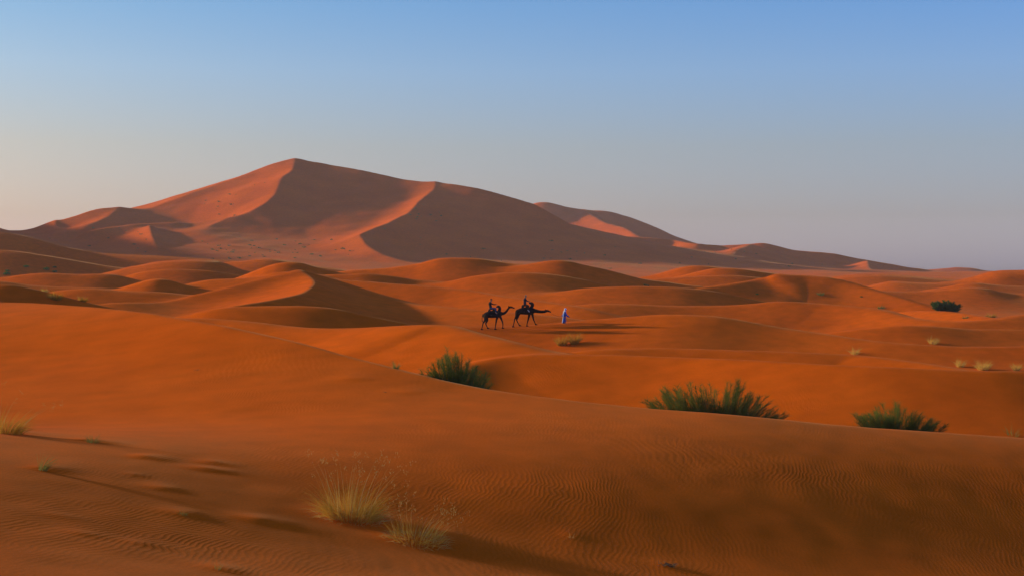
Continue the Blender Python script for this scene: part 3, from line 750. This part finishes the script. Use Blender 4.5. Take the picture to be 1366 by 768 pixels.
M_ROBE = plain_mat("blue_robe", (0.022, 0.06, 0.30), (0.035, 0.08, 0.36), 5.0)
M_WHITE = plain_mat("pale_cotton", (0.50, 0.55, 0.72), (0.62, 0.64, 0.76), 6.0)
M_TAN = plain_mat("tan_cap", (0.35, 0.19, 0.12), (0.28, 0.14, 0.09), 8.0)
M_ROPE = plain_mat("brown_rope", (0.12, 0.075, 0.045), (0.18, 0.11, 0.07), 20.0)
M_SOLE = plain_mat("pale_shoe", (0.5, 0.5, 0.54), (0.4, 0.4, 0.42), 8.0)
K = 0.00657      # metres per pixel of the enlarged drawing the poses were measured on

def make_camel(origin, cx0, cz0, spec, coat, label):
    root = empty("camel", origin); tag(root, label, "camel", "camels with riders")
    def c(u, v, r, y=0.0): return ((u - cx0) * K, y, (cz0 - v) * K, r)
    chains = [([c(*q) for q in spec["trunk"]], .86), [c(*q) for q in spec["hump"]], ([c(*q) for q in spec["neck"]], .85), ([c(*q) for q in spec["head"]], .72)]
    for leg in spec["legs"]:
        pts = [c(*q) for q in leg]
        fx, fy = pts[-1][0], pts[-1][1]
        gz = ground_z(origin.x + fx, origin.y + fy) - origin.z
        # keep the joints, slide the shank so that the pad stands on the sand
        dz = gz + .05 - pts[-1][2]; n = len(pts)
        pts = [(p[0], p[1], p[2] + dz * max(0, (i - 1) / (n - 2)) if n > 2 else p[2], p[3]) for i, p in enumerate(pts)]
        chains.append(pts)
        f = pts[-1]; chains.append(([(f[0] - .05, f[1], gz + .045, .07), (f[0] + .06, f[1], gz + .035, .085), (f[0] + .14, f[1], gz + .03, .06)], 1.1))
    body = blob("body", chains, coat, root, .024, 5)
    hx = [c(*q) for q in spec["head"]]
    for sgn in (-1, 1):
        e = hx[0]
        blob("ear", [[(e[0] - .02, sgn * .07, e[2] + .08, .03), (e[0] - .07, sgn * .10, e[2] + .17, .035), (e[0] - .09, sgn * .11, e[2] + .22, .012)]], coat, root, .012, 2)
        ey = hx[1]
        blob("eye", [[(ey[0] - .02, sgn * .088, ey[2] + .04, .018), (ey[0] + .005, sgn * .088, ey[2] + .04, .018)]], M_BLACK, root, .008, 1)
    blob("tail", [[c(*q) for q in spec["tail"]]], coat, root, .02, 3)
    # halter round the muzzle
    h = Blades()
    mz = hx[-2]
    for k, (q, rr) in enumerate([(mz, .105), (hx[1], .14)]):
        n = 16; nxt = hx[-1] if k == 0 else hx[2]
        t = (Vector(nxt[:3]) - Vector(q[:3])).normalized(); a = Vector((0, 1, 0)); b2 = t.cross(a)
        h.stem([Vector(q[:3]) + (a * math.cos(2 * math.pi * i / n) * rr * .78 + b2 * math.sin(2 * math.pi * i / n) * rr) for i in range(n + 1)], .011, .011, 5)
    h.build("halter", M_ROPE, root)
    return root

def make_saddle(origin, cx0, cz0, spec, label, mat):
    root = empty("camel_saddle", origin); tag(root, label, "saddle", "saddles on the camels")
    def c(u, v, r, y=0.0): return ((u - cx0) * K, y, (cz0 - v) * K, r)
    # blanket: a thick sheet draped over the back
    v, f = [], []
    x0, x1 = (spec["blanket"][0] - cx0) * K, (spec["blanket"][1] - cx0) * K
    zc = (cz0 - spec["blanket"][2]) * K; R, drop = spec["blanket"][3], spec["blanket"][4]
    prof = []
    for k in range(-10, 11):
        a = k / 10 * math.radians(100)
        prof.append((math.sin(a) * R * .9, zc + math.cos(a) * R))
    prof = [(prof[0][0] - .02, prof[0][1] - drop)] + prof + [(prof[-1][0] + .02, prof[-1][1] - drop)]
    nx = 10
    for layer in (0, 1):
        for i in range(nx + 1):
            t = i / nx; x = x0 + (x1 - x0) * t
            bulge = .05 * math.sin(t * math.pi)
            for (y, z) in prof:
                s = 1.0 + (.05 if layer == 0 else .0) + bulge
                v.append((x + .012 * math.sin(y * 17), y * s, zc + (z - zc) * s + .012 * math.sin(t * 19 + y * 9)))
    m = len(prof); off = (nx + 1) * m
    for i in range(nx):
        for k in range(m - 1):
            a = i * m + k
            f.append((a, a + 1, a + m + 1, a + m)); f.append((off + a, off + a + m, off + a + m + 1, off + a + 1))
    for i in range(nx):
        for k in (0, m - 1):
            a = i * m + k; f.append((a, a + m, off + a + m, off + a))
    for k in range(m - 1):
        for i in (0, nx):
            a = i * m + k; f.append((a, a + 1, off + a + 1, off + a))
    mesh_obj("blanket", v, f, mat, root)
    blob("front_padding", [([c(*q) for q in spec["front"]], 1.35)], M_BLANKET, root, .025, 4)
    blob("rear_padding", [([c(*q) for q in spec["rear"]], 1.6)], mat, root, .025, 4)
    h = Blades(); hu, hv = spec["handle"]
    p = Vector(c(hu, hv, 0)[:3])
    h.stem([p + Vector((.03, -.12, -.42)), p + Vector((0, -.12, -.03)), p + Vector((0, -.09, 0)), p + Vector((0, .09, 0)), p + Vector((0, .12, -.03)), p + Vector((.03, .12, -.42))], .014, .014, 8)
    h.build("handle", M_METAL, root)
    g = Blades(); n = 24; xg = x0 + .25 * (x1 - x0)
    g.stem([(xg, math.cos(2 * math.pi * i / n) * R * .96, zc - .06 + math.sin(2 * math.pi * i / n) * R * 1.08) for i in range(n + 1)], .016, .016, 5)
    g.build("girth_strap", M_ROPE, root)
    return root

def hand_chains(w, d, side):
    """palm, four fingers and a thumb from the wrist w along direction d, curled as if round a bar"""
    d = d.normalized(); y = Vector((0, side, 0)); up = d.cross(y).normalized()
    if up.z < 0: up = -up
    out = []
    def pt(a, b, c_, r): q = w + d * a + y * b + up * c_; return (q.x, q.y, q.z, r)
    out.append(([pt(0, 0, 0, .028), pt(.05, 0, 0, .036), pt(.085, 0, 0, .034)], 1.15))
    for i, L in enumerate((.062, .074, .070, .056)):
        b = -.033 + i * .022
        out.append([pt(.08, b, .004, .012), pt(.08 + L * .5, b * 1.08, -.006, .0115), pt(.08 + L * .72, b * 1.08, -.036, .011), pt(.08 + L * .5, b, -.058, .010)])
    out.append([pt(.025, -.036, 0, .014), pt(.055, -.056, -.012, .013), pt(.082, -.05, -.032, .011)])
    return out

def make_person(origin, cx0, cz0, sp, label, mats, group=None):
    """one continuous body; clothing and hat as parts"""
    root = empty("person", origin); tag(root, label, "person", group)
    def c(u, v, r, y=0.0): return ((u - cx0) * K, y, (cz0 - v) * K, r)
    V = lambda q: Vector(c(q[0], q[1], 0, q[2] if len(q) > 2 else 0)[:3])
    pel, ch, nk, hd = V(sp["pelvis"]), V(sp["chest"]), V(sp["neck"]), V(sp["head"])
    T = lambda p, r: (p.x, p.y, p.z, r)
    body, top, low, shoes = [], [], [], []
    body.append(([T(pel, .13), T((pel + ch) / 2, .125), T(ch, .145), T(ch.lerp(nk, .6), .11)], 1.3))
    body.append([T(ch, .09), T(nk, .06), T(hd, .075)])
    f = Vector((math.cos(sp.get("gaze", 0)), 0, math.sin(sp.get("gaze", 0)))); u = Vector((-f.z, 0, f.x))
    body.append(([T(hd + u * .045 - f * .015, .092), T(hd - u * .02 + f * .015, .082), T(hd - u * .085 + f * .035, .05)], .88))   # skull to chin
    body.append([T(hd + f * .085 - u * .0, .012), T(hd + f * .115 - u * .025, .017)])                                            # nose
    body.append([T(hd + f * .082 - u * .062 + Vector((0, -.018, 0)), .010), T(hd + f * .082 - u * .062 + Vector((0, .018, 0)), .010)])  # mouth
    for sd in (-1, 1):
        body.append([T(hd - f * .005 + Vector((0, sd * .082, .01)), .018), T(hd - f * .012 + Vector((0, sd * .088, -.025)), .014)])  # ear
    top.append(([T(pel + Vector((0, 0, .02)), .165), T((pel + ch) / 2, .155), T(ch, .17), T(ch.lerp(nk, .55), .135), T(ch.lerp(nk, .85), .085)], 1.32))
    for arm in sp["arms"]:
        s_, e_, h_ = [V(q) for q in arm]; sd = 1 if s_.y > 0 else -1
        body.append([T(s_, .062), T(s_.lerp(e_, .5), .05), T(e_, .042), T(e_.lerp(h_, .5), .04), T(h_, .028)])
        top.append([T(s_.lerp(ch, .45), .125), T(s_, .098), T(s_.lerp(e_, .5), .068), T(e_, .06), T(e_.lerp(h_, .85), .046)])
        body += hand_chains(h_, h_ - e_, sd)
    for leg in sp["legs"]:
        a, k_, an, toe = [V(q) for q in leg]
        body.append([T(a, .10), T(a.lerp(k_, .5), .085), T(k_, .062), T(k_.lerp(an, .4), .055), T(an, .038)])
        body.append([T(an, .04), T(an.lerp(toe, .5), .042), T(toe, .034)])
        low.append([T(pel, .15), T(a, .125), T(a.lerp(k_, .5), .105), T(k_, .085), T(k_.lerp(an, .5), .075), T(k_.lerp(an, .9), .062)])
        shoes.append([T(an + (an - toe) * .3 - Vector((0, 0, .03)), .05), T(an.lerp(toe, .6), .055), T(toe, .045)])
    low.append(([T(pel - Vector((0, 0, .03)), .155), T(pel + Vector((0, 0, .09)), .155)], 1.3))
    blob("body", body, mats["skin"], root, .0095, 2)
    if "top" in mats: blob("jacket", top, mats["top"], root, .018, 3)
    if "low" in mats: blob("trousers", low, mats["low"], root, .018, 3)
    for sh in shoes: blob("shoe", [sh], mats["shoe"], root, .014, 2)
    for sd in (-1, 1):
        q = hd + f * .078 + u * .012 + Vector((0, sd * .032, 0))
        blob("eye", [[T(q, .012), T(q + f * .004, .012)]], M_BLACK, root, .005, 1)
    return root, hd, f, u, c, V

def hat(root, hd, mat, brim, crown, dx=0.0):
    bm = bmesh.new(); n = 28
    prof = [(0, crown + .01), (.05, crown), (.085, crown * .8), (.098, .035), (.104, .012), (brim, .0), (brim, -.008), (.100, .0), (.09, .03), (.075, crown * .72), (0, crown - .01)]
    rings = []
    for r, z in prof:
        rings.append([bm.verts.new((math.cos(2 * math.pi * k / n) * max(r, .001) + (dx if r > .11 else 0), math.sin(2 * math.pi * k / n) * max(r, .001), z)) for k in range(n)])
    for a, b in zip(rings, rings[1:]):
        for k in range(n): bm.faces.new((a[k], a[(k + 1) % n], b[(k + 1) % n], b[k]))
    me = bpy.data.meshes.new("hat"); bm.to_mesh(me); bm.free(); me.materials.append(mat)
    me.polygons.foreach_set("use_smooth", [True] * len(me.polygons))
    o = bpy.data.objects.new("hat", me); col.objects.link(o); o.parent = root; o.location = hd + Vector((0, 0, .055)); o.rotation_euler = (0, .12, 0)
    return o

# --- first camel (behind) with its rider
p1 = hit(656.5, 438.6, 120, 200)
C1 = dict(trunk=[(148, 445, .29), (190, 428, .35), (250, 425, .375), (310, 425, .375), (365, 420, .36), (402, 412, .31)], hump=[(285, 395, .26), (300, 362, .20)],
          neck=[(385, 405, .28), (425, 408, .205), (470, 405, .155), (508, 378, .13), (535, 342, .118), (556, 312, .11)], head=[(558, 303, .118), (590, 299, .118), (624, 308, .085), (648, 316, .068)],
          legs=[[(160, 462, .24, -.2), (150, 522, .145, -.2), (117, 572, .08, -.2), (104, 635, .055, -.2), (90, 690, .055, -.2)],
                [(165, 462, .24, .2), (184, 528, .145, .2), (160, 585, .08, .2), (178, 640, .055, .2), (196, 682, .055, .2)],
                [(372, 440, .19, -.19), (345, 512, .11, -.19), (336, 570, .078, -.19), (327, 618, .055, -.19), (320, 658, .055, -.19)],
                [(395, 440, .19, .19), (430, 508, .11, .19), (452, 568, .078, .19), (453, 610, .055, .19), (448, 642, .055, .19)]],
          tail=[(108, 425, .05), (100, 470, .035), (98, 520, .04), (102, 545, .05)])
make_camel(p1, 270, 675, C1, M_CAMEL, "dark camel walking last, its neck curved up and head raised")
make_saddle(p1, 270, 675, dict(blanket=(206, 400, 425, .405, .18), front=[(352, 296, .10), (382, 288, .14), (400, 318, .17), (396, 350, .18), (380, 385, .20)], rear=[(215, 372, .13), (226, 345, .12)], handle=(352, 262)),
            "dark padded saddle and blanket on the last camel", M_BLANKET)
R1, hd, f_, u_, c_, V_ = make_person(p1, 270, 675, dict(pelvis=(248, 322), chest=(233, 238), neck=(246, 206), head=(254, 182),
            arms=[[(238, 226, -.2), (292, 254, -.24), (340, 254, -.09)], [(238, 226, .2), (292, 254, .24), (340, 254, .09)]],
            legs=[[(258, 322, -.16), (332, 324, -.44), (335, 388, -.46), (354, 408, -.46)], [(258, 322, .16), (332, 324, .44), (335, 388, .46), (354, 408, .46)]]),
            "rider in black top, blue jeans and dark hat on the last camel", dict(skin=M_SKIN, top=M_BLACK, low=M_JEANS, shoe=M_TAN), "people on and beside the camels")
hat(R1, hd, M_BLACK, .155, .115)
# --- second camel (in front) with its rider
p2 = hit(700.5, 434.5, 120, 200)
C2 = dict(trunk=[(140, 370, .29), (195, 358, .36), (255, 358, .385), (315, 360, .385), (360, 358, .37), (398, 350, .32)], hump=[(285, 330, .26), (300, 296, .20)],
          neck=[(385, 345, .29), (430, 350, .23), (480, 360, .19), (540, 368, .17), (590, 366, .16), (622, 358, .145)], head=[(622, 354, .138), (650, 352, .13), (682, 362, .092), (704, 372, .07)],
          legs=[[(132, 395, .24, -.2), (112, 448, .145, -.2), (85, 495, .08, -.2), (72, 558, .055, -.2), (54, 616, .055, -.2)],
                [(150, 395, .24, .2), (135, 458, .145, .2), (120, 512, .08, .2), (145, 568, .055, .2), (172, 614, .055, .2)],
                [(345, 385, .19, -.19), (326, 466, .11, -.19), (312, 520, .078, -.19), (300, 565, .055, -.19), (294, 606, .055, -.19)],
                [(385, 385, .19, .19), (400, 458, .11, .19), (416, 518, .078, .19), (432, 562, .055, .19), (450, 600, .055, .19)]],
          tail=[(104, 362, .05), (97, 410, .035), (97, 455, .04), (101, 478, .05)])
make_camel(p2, 265, 614, C2, M_CAMEL2, "dark camel walking first, its neck stretched out level behind the man")
make_saddle(p2, 265, 614, dict(blanket=(206, 372, 358, .415, .18), front=[(348, 220, .12), (376, 226, .18), (396, 246, .18), (380, 285, .19), (362, 325, .24)], rear=[(222, 300, .15), (228, 268, .15)], handle=(352, 200)),
            "bulky dark saddle padding on the first camel", M_BLANKET2)
R2, hd, f_, u_, c_, V_ = make_person(p2, 265, 614, dict(pelvis=(262, 250), chest=(262, 164), neck=(268, 128), head=(276, 104),
            arms=[[(262, 150, -.2), (306, 188, -.26), (342, 194, -.10)], [(262, 150, .2), (306, 188, .26), (342, 194, .10)]],
            legs=[[(272, 252, -.16), (326, 268, -.46), (318, 340, -.49), (336, 366, -.49)], [(272, 252, .16), (326, 268, .46), (318, 340, .49), (336, 366, .49)]]),
            "rider in navy shirt, maroon trousers and tan cap on the first camel", dict(skin=M_SKIN, top=M_NAVY, low=M_MAROON, shoe=M_SOLE), "people on and beside the camels")
hat(R2, hd, M_TAN, .118, .10, .02)
# --- the man leading them on foot
p3 = hit(753.0, 431.4, 120, 200)
rb = dict(pelvis=(932, 455), chest=(932, 382), neck=(940, 350), head=(946, 332),
          arms=[[(940, 376, -.19), (968, 428, -.24), (1008, 452, -.16)], [(926, 376, .19), (906, 424, .25), (886, 440, .18)]],
          legs=[[(930, 455, -.09), (944, 512, -.1), (930, 560, -.1), (958, 568, -.1)], [(930, 455, .09), (920, 512, .1), (900, 556, .1), (928, 568, .1)]])
MAN, hd, f_, u_, c_, V_ = make_person(p3, 930, 570, rb, "man in long blue robe and pale turban walking ahead, leading the camels", dict(skin=M_SKIN, shoe=M_TAN), "people on and beside the camels")
robe = []
def Tt(q, r, y=0.0): return c_(q[0], q[1], r, y)
robe.append(([Tt((938, 366), .12), Tt((934, 390), .165), Tt((932, 440), .155), Tt((929, 490), .165), Tt((925, 520), .17), Tt((922, 534), .16)], 1.15))
robe.append(([Tt((934, 470), .15), Tt((942, 510), .12), Tt((944, 532), .11)], 1.2))
for arm in rb["arms"]:
    a, e, h = [V_(q) for q in arm]
    robe.append([(a.x, a.y * .8, a.z, .11), ((a.x + e.x) / 2, (a.y + e.y) / 2, (a.z + e.z) / 2, .09), (e.x, e.y, e.z, .085), ((e.x + h.x * 3) / 4, (e.y + h.y * 3) / 4, (e.z + h.z * 3) / 4, .075)])
blob("robe", robe, M_ROBE, MAN, .02, 3)
tb = [([tuple(hd + Vector((-.02, 0, .055))) + (.118,), tuple(hd + Vector((-.015, 0, .10))) + (.10,)], 1.0)]
for k in range(3):
    tb.append([tuple(hd + Vector((math.cos(a) * .105 - .015, math.sin(a) * .105, .03 + .035 * k + .02 * math.sin(a + k * 2)))) + (.036,) for a in [i / 14 * 6.6 for i in range(15)]])
tb.append(([Tt((936, 345), .10), Tt((938, 360), .13)], 1.2))
blob("turban", tb, M_WHITE, MAN, .014, 3)
blob("shawl", [([Tt((920, 362), .07), Tt((912, 400), .055), Tt((908, 450), .045), Tt((902, 505), .05), Tt((895, 552), .05)], 1.3)], M_WHITE, MAN, .018, 3)

# lead rope from the man's rear hand to the first camel's muzzle
hand = Vector(p3) + V_(rb["arms"][1][2]) + Vector((-.04, 0, -.01))
muz = Vector(p2) + Vector(((700 - 265) * K, 0, (614 - 378) * K))
rp = Blades(); pts = []
for i in range(17):
    t = i / 16; q = muz.lerp(hand, t); q.z -= .16 * 4 * t * (1 - t); pts.append(q - muz)
rp.stem(pts, .013, .013, 6)
o = rp.build("lead_rope", M_ROPE); o.location = muz
tag(o, "thin lead rope from the walking man's hand to the first camel's muzzle", "rope")

# ------------------------------------------------------------------ evening haze
def build_haze():
    bm = bmesh.new(); bmesh.ops.create_cube(bm, size=1.0)
    me = bpy.data.meshes.new("haze"); bm.to_mesh(me); bm.free()
    o = bpy.data.objects.new("haze", me); col.objects.link(o); o["kind"] = "stuff"
    x = float(np.abs(XX).max()) + 20; y0, y1 = float(YY.min()) - 10, float(YY.max()) + 20
    z0, z1 = float(ZZ.min()) - 1.0, float(ZZ.max()) + 6.0
    o.scale = (2 * x, y1 - y0, z1 - z0); o.location = (0, (y0 + y1) / 2, (z0 + z1) / 2)
    m = bpy.data.materials.new("haze_air"); m.use_nodes = True; nt = m.node_tree; nt.nodes.clear()
    out = nt.nodes.new("ShaderNodeOutputMaterial"); v = nt.nodes.new("ShaderNodeVolumePrincipled")
    v.inputs["Color"].default_value = (0.94, 0.80, 0.90, 1); v.inputs["Density"].default_value = 0.000075; v.inputs["Anisotropy"].default_value = 0.0
    nt.links.new(v.outputs[0], out.inputs["Volume"]); me.materials.append(m)
build_haze()
